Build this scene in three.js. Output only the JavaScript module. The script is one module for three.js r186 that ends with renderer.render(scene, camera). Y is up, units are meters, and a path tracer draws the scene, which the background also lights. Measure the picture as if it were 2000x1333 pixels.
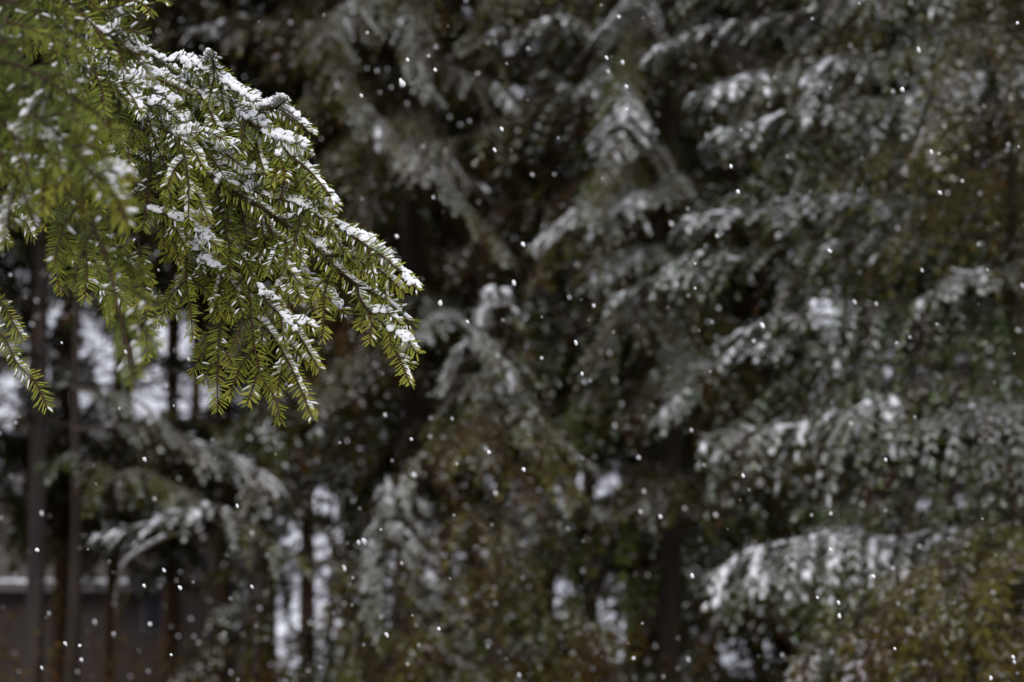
import * as THREE from 'three';
import { ImprovedNoise } from 'three/addons/math/ImprovedNoise.js';

// ------------------------------------------------------------------ camera, sky, sun, exposure
const scene = new THREE.Scene();
const EYE = new THREE.Vector3(0, 1.7, 0), PITCH = 7 * Math.PI / 180, FOV = 18.2;
const camera = new THREE.PerspectiveCamera(FOV, 1024 / 682, 0.05, 600);
camera.position.copy(EYE);
camera.rotation.set(PITCH, 0, 0);
camera.focus = 2.52;
camera.userData.fStop = 5.9;
scene.add(camera);

const SKY_GAIN = 0.95;
{ // even overcast, brighter towards the zenith, faint cloud structure
  const w = 256, h = 128, data = new Float32Array(w * h * 4), nz = new ImprovedNoise();
  for (let j = 0; j < h; j++) for (let i = 0; i < w; i++) {
    const el = ((j + 0.5) / h - 0.5) * Math.PI, az = (i + 0.5) / w * Math.PI * 2;
    const x = Math.cos(el) * Math.cos(az), y = Math.sin(el), z = Math.cos(el) * Math.sin(az);
    const cl = 0.05 * nz.noise(x * 2.2 + 5, y * 5, z * 2.2) + 0.03 * nz.noise(x * 6, y * 12 + 3, z * 6);
    const L = SKY_GAIN * (0.86 + 0.42 * Math.max(0, y)) * (1 + cl);
    const k = (j * w + i) * 4;
    data[k] = L * 0.945; data[k + 1] = L * 0.960; data[k + 2] = L * 1.085; data[k + 3] = 1;
  }
  const t = new THREE.DataTexture(data, w, h, THREE.RGBAFormat, THREE.FloatType);
  t.mapping = THREE.EquirectangularReflectionMapping; t.magFilter = THREE.LinearFilter; t.minFilter = THREE.LinearFilter;
  t.needsUpdate = true;
  scene.background = t; scene.environment = t;
}
const sun = new THREE.DirectionalLight(new THREE.Color(1.0, 0.965, 0.90), 1.35);
sun.position.set(-2.5, 10, 6.5); sun.target.position.set(0, 2, -6);
sun.castShadow = true; sun.shadow.radius = 36;
sun.shadow.camera.left = -25; sun.shadow.camera.right = 25; sun.shadow.camera.top = 25; sun.shadow.camera.bottom = -25; sun.shadow.camera.far = 80;
scene.add(sun, sun.target);

const renderer = new THREE.WebGLRenderer({ antialias: true });
renderer.toneMapping = THREE.LinearToneMapping;
renderer.toneMappingExposure = 1.0;
renderer.shadowMap.enabled = true;

// ------------------------------------------------------------------ helpers
const V = (x, y, z) => new THREE.Vector3(x, y, z);
function rngOf(seed) { let a = seed >>> 0; const f = () => { a = (a + 0x6D2B79F5) | 0; let t = Math.imul(a ^ (a >>> 15), 1 | a); t = (t + Math.imul(t ^ (t >>> 7), 61 | t)) ^ t; return ((t ^ (t >>> 14)) >>> 0) / 4294967296; }; f.r = (a0, b0) => a0 + (b0 - a0) * f(); f.s = (a0) => (f() * 2 - 1) * a0; return f; }
const noise = new ImprovedNoise();
const UP = V(0, 1, 0), FWD = V(0, Math.sin(PITCH), -Math.cos(PITCH)), CUP = V(0, Math.cos(PITCH), Math.sin(PITCH));
const TH = Math.tan(FOV * Math.PI / 360), KX = TH * 1000 / 666.5 / 1000;      // tangent per photo pixel
const at = (x, y, d) => V(0, 0, 0).copy(EYE).addScaledVector(FWD, d).addScaledVector(CUP, -(y - 666.5) * KX * d).add(V((x - 1000) * KX * d, 0, 0));
function proj(p) { const q = p.clone().sub(EYE), d = q.dot(FWD); return [1000 + q.x / d / KX, 666.5 - q.dot(CUP) / d / KX, d]; }
const lerp = (a, b, t) => a + (b - a) * t, clamp = (x, a, b) => Math.min(b, Math.max(a, x)), sstep = (a, b, x) => { const t = clamp((x - a) / (b - a), 0, 1); return t * t * (3 - 2 * t); };
const shade = (c, k) => [c[0] * k, c[1] * k, c[2] * k], mixc = (a, b, t) => [lerp(a[0], b[0], t), lerp(a[1], b[1], t), lerp(a[2], b[2], t)];

class MB {                                                  // collects triangles, builds ONE mesh
  constructor(origin = V(0, 0, 0)) { this.p = []; this.c = []; this.o = origin; }
  v(q, c) { this.p.push(q.x - this.o.x, q.y - this.o.y, q.z - this.o.z); this.c.push(c[0], c[1], c[2]); }
  tri(a, b, d, c) { this.v(a, c); this.v(b, c); this.v(d, c); }
  get n() { return this.p.length / 9; }
  geometry(smooth) {
    const g = new THREE.BufferGeometry();
    g.setAttribute('position', new THREE.Float32BufferAttribute(this.p, 3));
    g.setAttribute('color', new THREE.Float32BufferAttribute(this.c, 3));
    if (this.nrm) g.setAttribute('normal', new THREE.Float32BufferAttribute(this.nrm, 3)); else g.computeVertexNormals();
    return g;
  }
  build(name, m, parent) { if (!this.n) return null; const o = new THREE.Mesh(this.geometry(), m); o.name = name; o.castShadow = o.receiveShadow = true; (parent || scene).add(o); return o; }
}
class SB {                                                  // indexed builder with smooth normals
  constructor(origin = V(0, 0, 0)) { this.p = []; this.i = []; this.c = []; this.o = origin; }
  v(q, c) { this.p.push(q.x - this.o.x, q.y - this.o.y, q.z - this.o.z); this.c.push(c[0], c[1], c[2]); return this.p.length / 3 - 1; }
  get n() { return this.i.length / 3; }
  geometry() {
    const g = new THREE.BufferGeometry();
    g.setAttribute('position', new THREE.Float32BufferAttribute(this.p, 3));
    g.setAttribute('color', new THREE.Float32BufferAttribute(this.c, 3));
    g.setIndex(this.i); g.computeVertexNormals(); return g;
  }
  build(name, m, parent) { if (!this.n) return null; const o = new THREE.Mesh(this.geometry(), m); o.name = name; o.castShadow = o.receiveShadow = true; (parent || scene).add(o); return o; }
}
function frame(T, hint) { const R = V().crossVectors(T, hint); if (R.lengthSq() < 1e-6) R.crossVectors(T, V(0.3, 0.2, 1)); R.normalize(); const N = V().crossVectors(R, T).normalize(); return [R, N]; }
function tube(b, pts, radius, sides, col, rough = 0, fr = 9) {
  const n = pts.length; let prev = null; const first = b.p.length / 3;
  for (let k = 0; k < n; k++) {
    const T = V().subVectors(pts[Math.min(n - 1, k + 1)], pts[Math.max(0, k - 1)]).normalize();
    let [R, N] = frame(T, prev || (Math.abs(T.y) > 0.8 ? V(0, 0, 1) : UP)); prev = N;
    const r = radius(k / (n - 1));
    for (let s = 0; s < sides; s++) {
      const a = s / sides * Math.PI * 2, q = pts[k].clone();
      const rr = rough ? r * (1 + rough * noise.noise(q.x * fr + Math.cos(a) * 1.7, q.y * fr * 0.4, q.z * fr + Math.sin(a) * 1.7)) : r;
      q.addScaledVector(R, Math.cos(a) * rr).addScaledVector(N, Math.sin(a) * rr);
      b.v(q, typeof col === 'function' ? col(k / (n - 1), a, q) : col);
    }
  }
  for (let k = 0; k < n - 1; k++) for (let s = 0; s < sides; s++) {
    const a = first + k * sides + s, c = first + k * sides + (s + 1) % sides;
    b.i.push(a, c, a + sides, c, c + sides, a + sides);
  }
}
const spaced = (pts, step) => { const c = new THREE.CatmullRomCurve3(pts, false, 'centripetal'); const L = c.getLength(); return [c.getSpacedPoints(Math.max(2, Math.ceil(L / step))), L]; };
// unit icosphere used for lumps of snow
const ICO = (() => { const f = d => { const g = new THREE.IcosahedronGeometry(1, d), p = g.attributes.position, map = new Map(), vs = [], ix = []; for (let k = 0; k < p.count; k++) { const key = [0, 1, 2].map(a => Math.round(p.array[k * 3 + a] * 1e4)).join(); if (!map.has(key)) { map.set(key, vs.length); vs.push(V().fromBufferAttribute(p, k)); } ix.push(map.get(key)); } return { vs, ix }; }; return [f(0), f(1), f(2)]; })();
function lump(b, c, ax, ay, az, detail, rough, col, seed = 0) {      // ax, ay, az: half axes as vectors
  const { vs, ix } = ICO[detail], first = b.p.length / 3;
  for (const u of vs) {
    const k = 1 + rough * (noise.noise(u.x * 1.9 + seed * 7.3, u.y * 1.9 + seed * 3.1, u.z * 1.9 - seed) * 1.4);
    b.v(V().copy(c).addScaledVector(ax, u.x * k).addScaledVector(ay, u.y * k).addScaledVector(az, u.z * k), col);
  }
  for (const k of ix) b.i.push(first + k);
}
const used = {};
function numbered(n) { const k = used[n] = (used[n] ?? -1) + 1; return k ? `${n}_${String(k).padStart(3, '0')}` : n; }
function tag(o, label, category, group, kind) { o.userData.label = label; if (category) o.userData.category = category; if (group) o.userData.group = group; if (kind) o.userData.kind = kind; return o; }
function thing(name, label, category, pos, group) { const o = new THREE.Group(); o.name = numbered(name); o.position.copy(pos); scene.add(o); return tag(o, label, category, group); }
const stuff = o => { if (o) o.userData.kind = 'stuff'; return o; };

// ------------------------------------------------------------------ materials
function noiseTexture(size, fn, srgb) {
  const d = new Uint8Array(size * size * 4);
  for (let j = 0; j < size; j++) for (let i = 0; i < size; i++) { const c = fn(i / size, j / size); const k = (j * size + i) * 4; d[k] = clamp(c[0], 0, 1) * 255; d[k + 1] = clamp(c[1], 0, 1) * 255; d[k + 2] = clamp(c[2], 0, 1) * 255; d[k + 3] = 255; }
  const t = new THREE.DataTexture(d, size, size); t.magFilter = t.minFilter = THREE.LinearFilter; t.wrapS = t.wrapT = THREE.RepeatWrapping; if (srgb) t.colorSpace = THREE.SRGBColorSpace; t.needsUpdate = true; return t;
}
const M = {
  needle: new THREE.MeshPhysicalMaterial({ vertexColors: true, roughness: 0.62, transmission: 0.25, thickness: 0, specularIntensity: 0.3, side: THREE.DoubleSide }),
  leaf: new THREE.MeshPhysicalMaterial({ vertexColors: true, roughness: 0.9, specularIntensity: 0.12, side: THREE.DoubleSide }),
  wood: new THREE.MeshPhysicalMaterial({ vertexColors: true, roughness: 0.9, specularIntensity: 0.2 }),
  snow: new THREE.MeshStandardMaterial({ color: new THREE.Color().setRGB(0.86, 0.87, 0.89), roughness: 0.85 }),
  far: new THREE.MeshPhysicalMaterial({ vertexColors: true, roughness: 0.9, specularIntensity: 0.1, side: THREE.DoubleSide }),
  flake: new THREE.MeshStandardMaterial({ color: new THREE.Color().setRGB(0.92, 0.92, 0.93), roughness: 0.8 }),
};
const WHITE = [1, 1, 1];

// ------------------------------------------------------------------ ground
{
  const g = new THREE.PlaneGeometry(700, 700, 140, 140); g.rotateX(-Math.PI / 2);
  const p = g.attributes.position, col = [];
  for (let k = 0; k < p.count; k++) {
    const x = p.getX(k), z = p.getZ(k), far = sstep(24, 60, Math.hypot(x, z));
    p.setY(k, 0.25 * noise.noise(x * 0.06, 0.3, z * 0.06) - 0.15);
    const n = noise.noise(x * 0.21, 4.2, z * 0.21) + 0.6 * noise.noise(x * 0.7, 1.2, z * 0.7);
    const s = clamp(sstep(-0.1, 0.5, n) * 0.6 + far, 0, 1);
    col.push(...mixc([0.07, 0.045, 0.028], [0.8, 0.81, 0.83], s));
  }
  g.setAttribute('color', new THREE.Float32BufferAttribute(col, 3)); g.computeVertexNormals();
  const o = new THREE.Mesh(g, new THREE.MeshStandardMaterial({ vertexColors: true, roughness: 0.95 })); o.name = 'ground'; o.receiveShadow = true;
  tag(o, 'forest floor of brown litter and patchy snow', null, null, 'structure'); scene.add(o);
}

// ------------------------------------------------------------------ background conifers
// openings through which the bright sky or snowfield is seen: photo pixels cx, cy, rx, ry
const GAPS = [[300, 735, 14, 16], [262, 690, 12, 16], [205, 690, 12, 20], [425, 760, 12, 20], [90, 597, 10, 12], [147, 609, 13, 17], [164, 636, 13, 18], [181, 655, 14, 26], [148, 682, 14, 14], [219, 727, 28, 36], [80, 735, 15, 26], [14, 790, 16, 46], [148, 782, 26, 12], [290, 770, 30, 34], [368, 775, 52, 38], [352, 652, 42, 40], [314, 665, 12, 22],
  [632, 975, 22, 26], [663, 998, 11, 11], [563, 1040, 11, 26], [585, 1045, 12, 20], [628, 1068, 18, 20], [545, 1225, 9, 62], [590, 1190, 20, 52], [625, 1160, 15, 30], [773, 1090, 8, 20], [830, 1105, 8, 26], [668, 1040, 9, 22], [1165, 945, 36, 22], [1215, 900, 20, 20], [1205, 935, 14, 14], [1095, 950, 12, 12],
  [1180, 1141, 32, 13], [1095, 1155, 24, 11], [1172, 1190, 30, 26], [1085, 1190, 16, 14], [1285, 1270, 20, 32], [1603, 602, 13, 26], [1880, 708, 12, 22], [1805, 728, 11, 13], [1840, 722, 9, 10], [1865, 957, 15, 24], [1807, 990, 11, 11], [1015, 1010, 7, 26], [1450, 1280, 50, 42]];
const inGap = (p, grow = 4) => { const [x, y] = proj(p); for (const [cx, cy, rx, ry] of GAPS) { const u = (x - cx) / (rx + grow), w = (y - cy) / (ry + grow); if (u * u + w * w < 1) return true; } return false; };

const OLIVE = [0.090, 0.089, 0.022], GREEN = [0.060, 0.095, 0.026], BLUEGREEN = [0.066, 0.097, 0.036], BROWN = [0.066, 0.036, 0.013], BARK = [0.060, 0.042, 0.030], RUST = [0.105, 0.050, 0.014], YELLOW = [0.092, 0.092, 0.015];

// one bough: w wood, f foliage, s snow builders (any may be the same builder)
function tri3(b, a, c, d, col) { if (b.tri) b.tri(a, c, d, col); else { const k = b.v(a, col); b.v(c, col); b.v(d, col); b.i.push(k, k + 1, k + 2); } }
function bough(w, f, s, spine, o, rnd) {
  const { len = 0.4, snow = 0.3, col = OLIVE, droop = 0.6, step = 0.078, size = 1, r0 = 0.012, gaps = true, bare = 0.08, brown = 0.15, tipSnow = 0.3, spread = 1, wob = 0.085, per = 12, cell = 0.042, nw = 0.68 } = o;
  const white = s.white || WHITE;
  const [pts, L] = spaced(spine, 0.06); { const sd = rnd() * 40; pts.forEach((p, k) => { const a = wob * Math.min(1, k / 8) * size; p.y += a * noise.noise(k * 0.15, sd, 1); p.x += a * noise.noise(k * 0.15, sd, 7); p.z += a * noise.noise(k * 0.15, sd, 13); }); }
  tube(w, pts, t => lerp(r0, 0.003, t), 5, mixc(BARK, [0.08, 0.07, 0.06], 0.3));
  const n = pts.length, nb = Math.ceil(L / step), wv0 = 0.0025 * size * nw;
  // a needled shoot, with snow caught on the upper needles
  const shoot = (q, dt, lt, c0, dead, sn) => {
    if (gaps && (inGap(q, 1) || inGap(q.clone().addScaledVector(dt, lt), 3))) return;
    const [Rt, Nt] = frame(dt, UP), nn = dead ? Math.ceil(per * 0.55) : per, wv = dt.clone().multiplyScalar(wv0);
    for (let e = 0; e < nn; e++) for (const ss of [-1, 1]) {
      const a = q.clone().addScaledVector(dt, lt * (e + rnd()) / nn), nl = size * rnd.r(0.013, 0.024), up = rnd.r(-0.35, 0.5);
      const tip = a.clone().addScaledVector(dt, 0.55 * nl).addScaledVector(Rt, ss * 0.8 * nl).addScaledVector(Nt, up * nl);
      tri3(f, a.clone().sub(wv), a.clone().add(wv), tip, shade(c0, rnd.r(0.85, 1.18)));
      if (up > -0.25 && rnd() < sn * 0.95) { const h = 0.0022 * size, a2 = a.clone().addScaledVector(UP, h), k = rnd.r(0.5, 1.0); tri3(s, a2.clone().addScaledVector(dt, -wv0 * 1.25), a2.clone().addScaledVector(dt, wv0 * 1.25), a2.lerp(tip, k).addScaledVector(UP, h), white); }
    }
    if (rnd() < (sn - 0.35) * 0.35) lump(s, q.clone().addScaledVector(dt, lt * rnd.r(0.3, 0.8)).addScaledVector(UP, 0.005 * size), dt.clone().multiplyScalar(lt * rnd.r(0.15, 0.36)), Rt.clone().multiplyScalar(size * rnd.r(0.003, 0.008)), Nt.clone().multiplyScalar(size * rnd.r(0.002, 0.005)), 0, 0.6, white, rnd() * 9);
  };
  const patch = P => clamp(1 + 1.9 * noise.noise(P.x * 2.3, P.y * 2.3 + 9, P.z * 2.3), 0.05, 2.2);
  for (let k = 0; k <= nb; k++) for (const side of [-1, 1]) {
    const t = clamp((k + rnd.s(0.4)) / nb, 0, 1); if (t < bare) continue;
    const fi = t * (n - 1), i0 = Math.min(n - 2, Math.floor(fi)), P = pts[i0].clone().lerp(pts[i0 + 1], fi - i0);
    const T = V().subVectors(pts[i0 + 1], pts[i0]).normalize();
    let R = V().crossVectors(T, UP); if (R.lengthSq() < 0.02) R.set(1, 0, 0); R.normalize();
    const prof = Math.min(1, 0.45 + t * 2.2) * lerp(1, 0.28, Math.pow(t, 1.6)), bl = len * prof * rnd.r(0.45, 1.35);
    const ang = 0.72 + 0.25 * noise.noise(P.x * 3, 7.7, P.z * 3) + rnd.s(0.1), d0 = T.clone().multiplyScalar(Math.cos(ang)).addScaledVector(R, Math.sin(ang) * side * spread).addScaledVector(UP, rnd.r(-0.16, 0.14)).normalize();
    if (rnd() < 0.12) continue;
    const m = Math.max(3, Math.ceil(bl / cell)), bp = [], dr = droop * (1 + 0.3 * noise.noise(P.x * 2, P.y * 2, P.z * 2 + 4) + rnd.s(0.08));
    const curl = rnd.r(-0.05, 0.15);
    for (let j = 0; j <= m; j++) { const u = j / m; bp.push(P.clone().addScaledVector(d0, u * bl * (1 - 0.25 * dr * u)).addScaledVector(UP, -dr * bl * u * u * 0.75).addScaledVector(T, curl * u * u * bl)); }
        tube(w, bp, q => 0.0035 - 0.0022 * q, 3, BARK);
    const bsn = clamp((snow * rnd.r(0.3, 1.5) + tipSnow * t * t) * patch(P), 0, 1.1), dead = rnd() < brown;
    const tone = 1 + 0.45 * noise.noise(P.x * 3, P.y * 3, P.z * 3) + rnd.s(0.2);
    const c0 = shade(dead ? BROWN : mixc(col, OLIVE, rnd() * 0.5), tone);
    for (let j = 0; j <= m; j++) {
      const q = bp[j], u = j / m, Tb = V().subVectors(bp[Math.min(m, j + 1)], bp[Math.max(0, j - 1)]).normalize(), [Rb] = frame(Tb, UP);
      for (const sd of j === m ? [0] : [-1, 1]) shoot(q, Tb.clone().multiplyScalar(sd ? 0.85 : 1).addScaledVector(Rb, sd * 0.5).addScaledVector(UP, rnd.r(-0.18, 0.1)).normalize(), size * (0.056 - 0.026 * u) * rnd.r(0.8, 1.2), c0, dead, bsn);
      if (rnd() < (bsn - 0.26) * 0.45) { const a = rnd.r(0.006, 0.014) * size * (bsn > 0.6 ? rnd.r(1, 1.9) : 1); lump(s, q.clone().addScaledVector(UP, 0.006 * size), Tb.clone().multiplyScalar(0.026 * Math.min(1.5, size)), Rb.clone().multiplyScalar(a), UP.clone().multiplyScalar(a * 0.5), 0, 0.6, white, rnd() * 9); }
    }
  }
  // short shoots and broken snow along the axis
  for (let k = Math.ceil(bare * n) + 1; k < n; k++) {
    const t = k / n, T = V().subVectors(pts[k], pts[k - 1]).normalize(), [Rb] = frame(T, UP), sn = clamp((snow + tipSnow * t) * patch(pts[k]), 0, 1);
    for (const sd of [-1, 1]) shoot(pts[k], T.clone().multiplyScalar(rnd.r(0.4, 0.9)).addScaledVector(Rb, sd * rnd.r(0.4, 1)).addScaledVector(UP, rnd.r(-0.2, 0.45)).normalize(), size * rnd.r(0.05, 0.1), shade(col, rnd.r(0.7, 1.3)), false, sn);
    if (rnd() < (sn - 0.2) * 0.5) { const a = rnd.r(0.006, 0.012) * size; if (gaps && inGap(pts[k])) continue; lump(s, pts[k].clone().addScaledVector(UP, 0.01), T.clone().multiplyScalar(rnd.r(0.015, 0.04)), Rb.clone().multiplyScalar(a), UP.clone().multiplyScalar(a * 0.6), 0, 0.6, white, rnd() * 9); }
  }
}
function addBough(tree, base, spine, o, seed, label) {
  const rnd = rngOf(seed), w = new SB(spine[0].clone()), f = new MB(spine[0].clone()), s = new SB(spine[0].clone());
  bough(w, f, s, spine, o, rnd);
  const b = w.build('bough', M.wood, tree); if (!b) return null;
  b.position.copy(spine[0]).sub(base);
  stuff(f.build('needles', M.leaf, b)); stuff(s.build('snow', M.snow, b));
  if (label) b.userData.label = label;
  return b;
}
// further boughs of a nearer tree, all round the side that is seen
function fillBoughs(tree, base, { h0, h1, n, r, snow = 0.08, tipSnow = 0.3, cols, a0 = 0, a1 = Math.PI, brown = 0.2, droop = 1, len = 0.4 }, rnd, seed) {
  for (let k = 0; k < n; k++) {
    const h = lerp(h0, h1, (k + rnd()) / n), az = rnd.r(a0, a1), R = r * rnd.r(0.6, 1.1), d = V(Math.cos(az), 0, Math.sin(az)), a = base.clone().add(V(0, h, 0)), up = rnd.r(-0.1, 0.18);
    addBough(tree, base, [a, a.clone().addScaledVector(d, R * 0.4).add(V(0, R * up, 0)), a.clone().addScaledVector(d, R * 0.75).add(V(rnd.s(0.1), R * (up - 0.1), 0)), a.clone().addScaledVector(d, R).add(V(rnd.s(0.15), R * (up - 0.32), 0))],
      { len: len * rnd.r(0.75, 1.15), snow: snow * rnd.r(0.2, 1.8), tipSnow: tipSnow * rnd.r(0.1, 1.6), col: cols[Math.floor(rnd() * cols.length)], brown, droop: droop * rnd.r(0.7, 1.3), step: 0.085, per: 10, cell: 0.055, size: 1.2, nw: 0.8 }, seed * 1000 + k);
  }
}
function trunk(tree, H, r, lean = [0, 0], col = BARK, name = 'trunk') {
  const w = new SB(), pts = [];
  for (let k = 0; k <= 26; k++) { const t = k / 26; pts.push(V(lean[0] * t * t + 0.05 * noise.noise(t * 3, r * 90, H), t * H - 0.3, lean[1] * t)); }
  tube(w, pts, t => r * (1.0 - 0.85 * t) * (1 + 0.5 * Math.exp(-t * 22)), 12, (t, a, q) => shade(col, 1 + 0.5 * noise.noise(a * 3, q.y * 6, r * 40) + 0.3 * noise.noise(a * 9, q.y * 2, 4)), 0.25);
  return w.build(name, M.wood, tree);
}
// far boughs: a few shapes shared by all distant crowns, one mesh each (bark, needles and snow by vertex colour)
const PROTO = [];
for (let k = 0; k < 10; k++) {
  const rnd = rngOf(900 + k), b = new SB(); b.white = [0.84, 0.85, 0.88];
  const dr = rnd.r(0.2, 0.7), sp = [V(0, 0, 0), V(0.5, 0.06, rnd.s(0.06)), V(1.0, -0.1 * dr, rnd.s(0.12)), V(1.5, -0.75 * dr, rnd.s(0.2))];
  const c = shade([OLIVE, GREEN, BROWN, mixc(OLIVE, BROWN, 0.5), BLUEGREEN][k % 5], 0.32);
  bough(b, b, b, sp, { len: rnd.r(0.5, 0.65), snow: [0.01, 0.08, 0.0, 0.03, 0.1][k % 5], tipSnow: 0.04, col: c, droop: rnd.r(0.5, 1.1), step: 0.11, size: 2, per: 10, nw: 1.1, cell: 0.075, gaps: false, brown: 0.2 }, rnd);
  PROTO.push(b.geometry());
}
const CAMERA_XZ = V(EYE.x, 0, EYE.z);
function crown(tree, base, o, rnd) {                         // fill boughs round a trunk
  let { h0 = 1, H = 10, rMax = 1.6, gap = 0.34, per = 4, pick = [0, 1, 2, 3, 4, 5, 6, 7, 8, 9], shift = null, topR = 0.25 } = o;
  let az = rnd() * 6.28;
  for (let h = h0; h < H; h += gap * rnd.r(0.8, 1.2)) for (let k = 0; k < per; k++) {
    az += 6.283 / per + rnd.s(0.5);
    const t = (h - h0) / (H - h0), len = rMax * lerp(1, topR, t) * rnd.r(0.7, 1.15), a = base.clone().add(V(0, h, 0));
    const sc = len / 1.5, tilt = rnd.r(-0.35, 0.12);
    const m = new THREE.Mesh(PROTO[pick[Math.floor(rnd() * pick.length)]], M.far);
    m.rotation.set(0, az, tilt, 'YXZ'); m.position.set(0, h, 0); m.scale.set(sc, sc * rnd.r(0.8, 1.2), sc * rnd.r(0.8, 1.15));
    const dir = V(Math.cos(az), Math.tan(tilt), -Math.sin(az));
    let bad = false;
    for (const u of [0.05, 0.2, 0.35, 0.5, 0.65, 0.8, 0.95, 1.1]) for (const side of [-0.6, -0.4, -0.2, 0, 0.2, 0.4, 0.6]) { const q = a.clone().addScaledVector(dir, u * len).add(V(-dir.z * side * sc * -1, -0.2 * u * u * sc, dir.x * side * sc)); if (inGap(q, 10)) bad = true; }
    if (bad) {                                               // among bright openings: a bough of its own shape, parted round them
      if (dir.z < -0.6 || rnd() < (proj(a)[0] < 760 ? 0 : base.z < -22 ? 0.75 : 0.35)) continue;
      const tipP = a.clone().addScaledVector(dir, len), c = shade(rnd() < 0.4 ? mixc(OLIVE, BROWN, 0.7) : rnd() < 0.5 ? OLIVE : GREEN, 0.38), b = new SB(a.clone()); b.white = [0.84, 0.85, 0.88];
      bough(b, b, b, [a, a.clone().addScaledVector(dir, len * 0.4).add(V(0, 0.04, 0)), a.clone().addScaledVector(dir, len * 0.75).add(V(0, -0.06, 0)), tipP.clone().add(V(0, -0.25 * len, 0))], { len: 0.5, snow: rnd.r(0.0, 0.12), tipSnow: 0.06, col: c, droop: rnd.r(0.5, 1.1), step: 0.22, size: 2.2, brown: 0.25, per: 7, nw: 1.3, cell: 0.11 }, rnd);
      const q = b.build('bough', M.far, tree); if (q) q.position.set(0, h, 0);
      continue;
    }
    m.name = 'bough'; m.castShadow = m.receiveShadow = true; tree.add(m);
  }
}
const groundAt = (px, d, y = 1180) => { const p = at(px, y, d); return V(p.x, 0, p.z); };

// ---- deep forest behind, tree by tree
const DEEP = [
  [-260, 17, 11, 0.12, 4.6, 'bare lower trunk of the tall conifer past the left frame edge'],
  [62, 15, 12, 0.075, 4.9, 'grey straight trunk with high crown nearest the left frame edge'],
  [112, 19, 12, 0.08, 5.6, 'dark trunk close beside the grey straight one at left'],
  [215, 21, 12, 0.07, 6.0, 'thin brown trunk between the bright openings left of the hanging branch'],
  [330, 23, 13, 0.1, 6.3, 'dark upright trunk splitting the two large bright openings'],
  [430, 18, 11, 0.08, 3.8, 'dark conifer standing behind the hanging tips of the near branch'],
  [520, 21, 12, 0.09, 3.0, 'conifer with brown boughs left of the bright slits low in the frame'],
  [690, 19, 12, 0.09, 2.4, 'shadowed conifer just right of the bright slits low in the frame'],
  [800, 16, 12, 0.11, 1.8, 'brownish conifer behind the lower right tip of the near branch'],
  [930, 20, 12, 0.1, 1.4, 'dim conifer behind the young tree with the pointed snowy top'],
  [1060, 17, 12, 0.1, 1.5, 'dark conifer right of the pointed snowy young tree'],
  [1240, 19, 13, 0.11, 1.6, 'black-green conifer in the deep shade at the middle'],
  [1380, 16, 13, 0.11, 1.2, 'shaded conifer left of the large snowy spruce, beneath its tips'],
  [1530, 20, 12, 0.1, 1.3, 'conifer behind the snowy middle boughs of the large spruce'],
  [1700, 17, 13, 0.1, 1.0, 'brown and olive conifer behind the upper right boughs'],
  [1850, 20, 12, 0.1, 1.0, 'conifer behind the hanging curtain of twigs at right'],
  [2050, 16, 12, 0.18, 0.9, 'conifer at the right frame edge behind the large spruce'],
  [2300, 18, 12, 0.18, 0.9, 'conifer outside the right frame edge'],
  [600, 27, 13, 0.11, 4.6, 'farthest slender conifer above the bright slits'],
  [1150, 26, 13, 0.11, 2.2, 'far conifer between the middle trees'],
  [1480, 34, 13, 0.11, 2.0, 'far conifer above the white snow mound'],
  [870, 28, 13, 0.11, 2.3, 'far conifer in the gap left of the pointed young tree'],
  [1980, 27, 13, 0.11, 1.6, 'far conifer low at the right behind the cedar'],
  [1650, 29, 13, 0.11, 1.6, 'far conifer behind the comb-like snowy bough'],
  [60, 29, 14, 0.18, 8.2, 'far conifer whose crown hangs behind the left frame edge'],
  [380, 29, 14, 0.1, 7.4, 'far conifer with crown high above the bright openings'],
  [1060, 33, 14, 0.1, 1.5, 'farthest dim conifer left of the hanging dusted bough'], [1280, 24, 14, 0.1, 1.2, 'dim conifer behind the tall middle hemlock'], [1560, 24, 14, 0.1, 1.0, 'dim conifer behind the highest snowy tips of the large spruce'], [1780, 24, 14, 0.1, 1.0, 'dim conifer behind the heavy middle boughs of the large spruce'],
  [1920, 33, 14, 0.1, 1.0, 'farthest dim conifer behind the upper right corner'], [2140, 23, 14, 0.1, 0.9, 'dim conifer hidden beside the large spruce trunk'], [1360, 33, 14, 0.1, 1.2, 'farthest dim conifer in the dark recess at the middle'], [720, 34, 14, 0.1, 4.4, 'farthest dim conifer above the slanting young hemlock'], [520, 34, 14, 0.1, 5.4, 'farthest dim conifer behind the near branch tips'], [240, 34, 14, 0.1, 8.2, 'farthest dim conifer at the upper left'],
];
const LOW = [
  [150, 32, 4.5, 2.2, 1.4, 'low dark conifer under the left bright openings'], [345, 31, 4.2, 1.8, 1.4, 'low olive conifer under the two large bright openings'], [480, 15, 2.6, 1.0, 0.7, 'low brown conifer left of the bright slits'],
  [640, 22, 3.3, 0.8, 1.1, 'low conifer standing behind the bright slits'], [735, 15, 2.7, 0.6, 0.8, 'low olive conifer right of the bright slits'], [880, 14, 2.5, 0.6, 0.8, 'low brown conifer between the two young hemlocks'],
  [1040, 13.5, 2.5, 0.6, 0.8, 'low brown conifer beneath the pointed young hemlock'], [1130, 16, 3.0, 0.6, 0.9, 'low conifer left of the bright patches low at centre'], [1260, 15, 2.9, 0.6, 0.8, 'low dark conifer right of the bright patches low at centre'], [1400, 18, 3.4, 0.6, 1.0, 'low black-green conifer left of the white mound'], [1540, 17, 2.6, 0.6, 0.8, 'low black-green conifer right of the white mound']];
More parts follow.
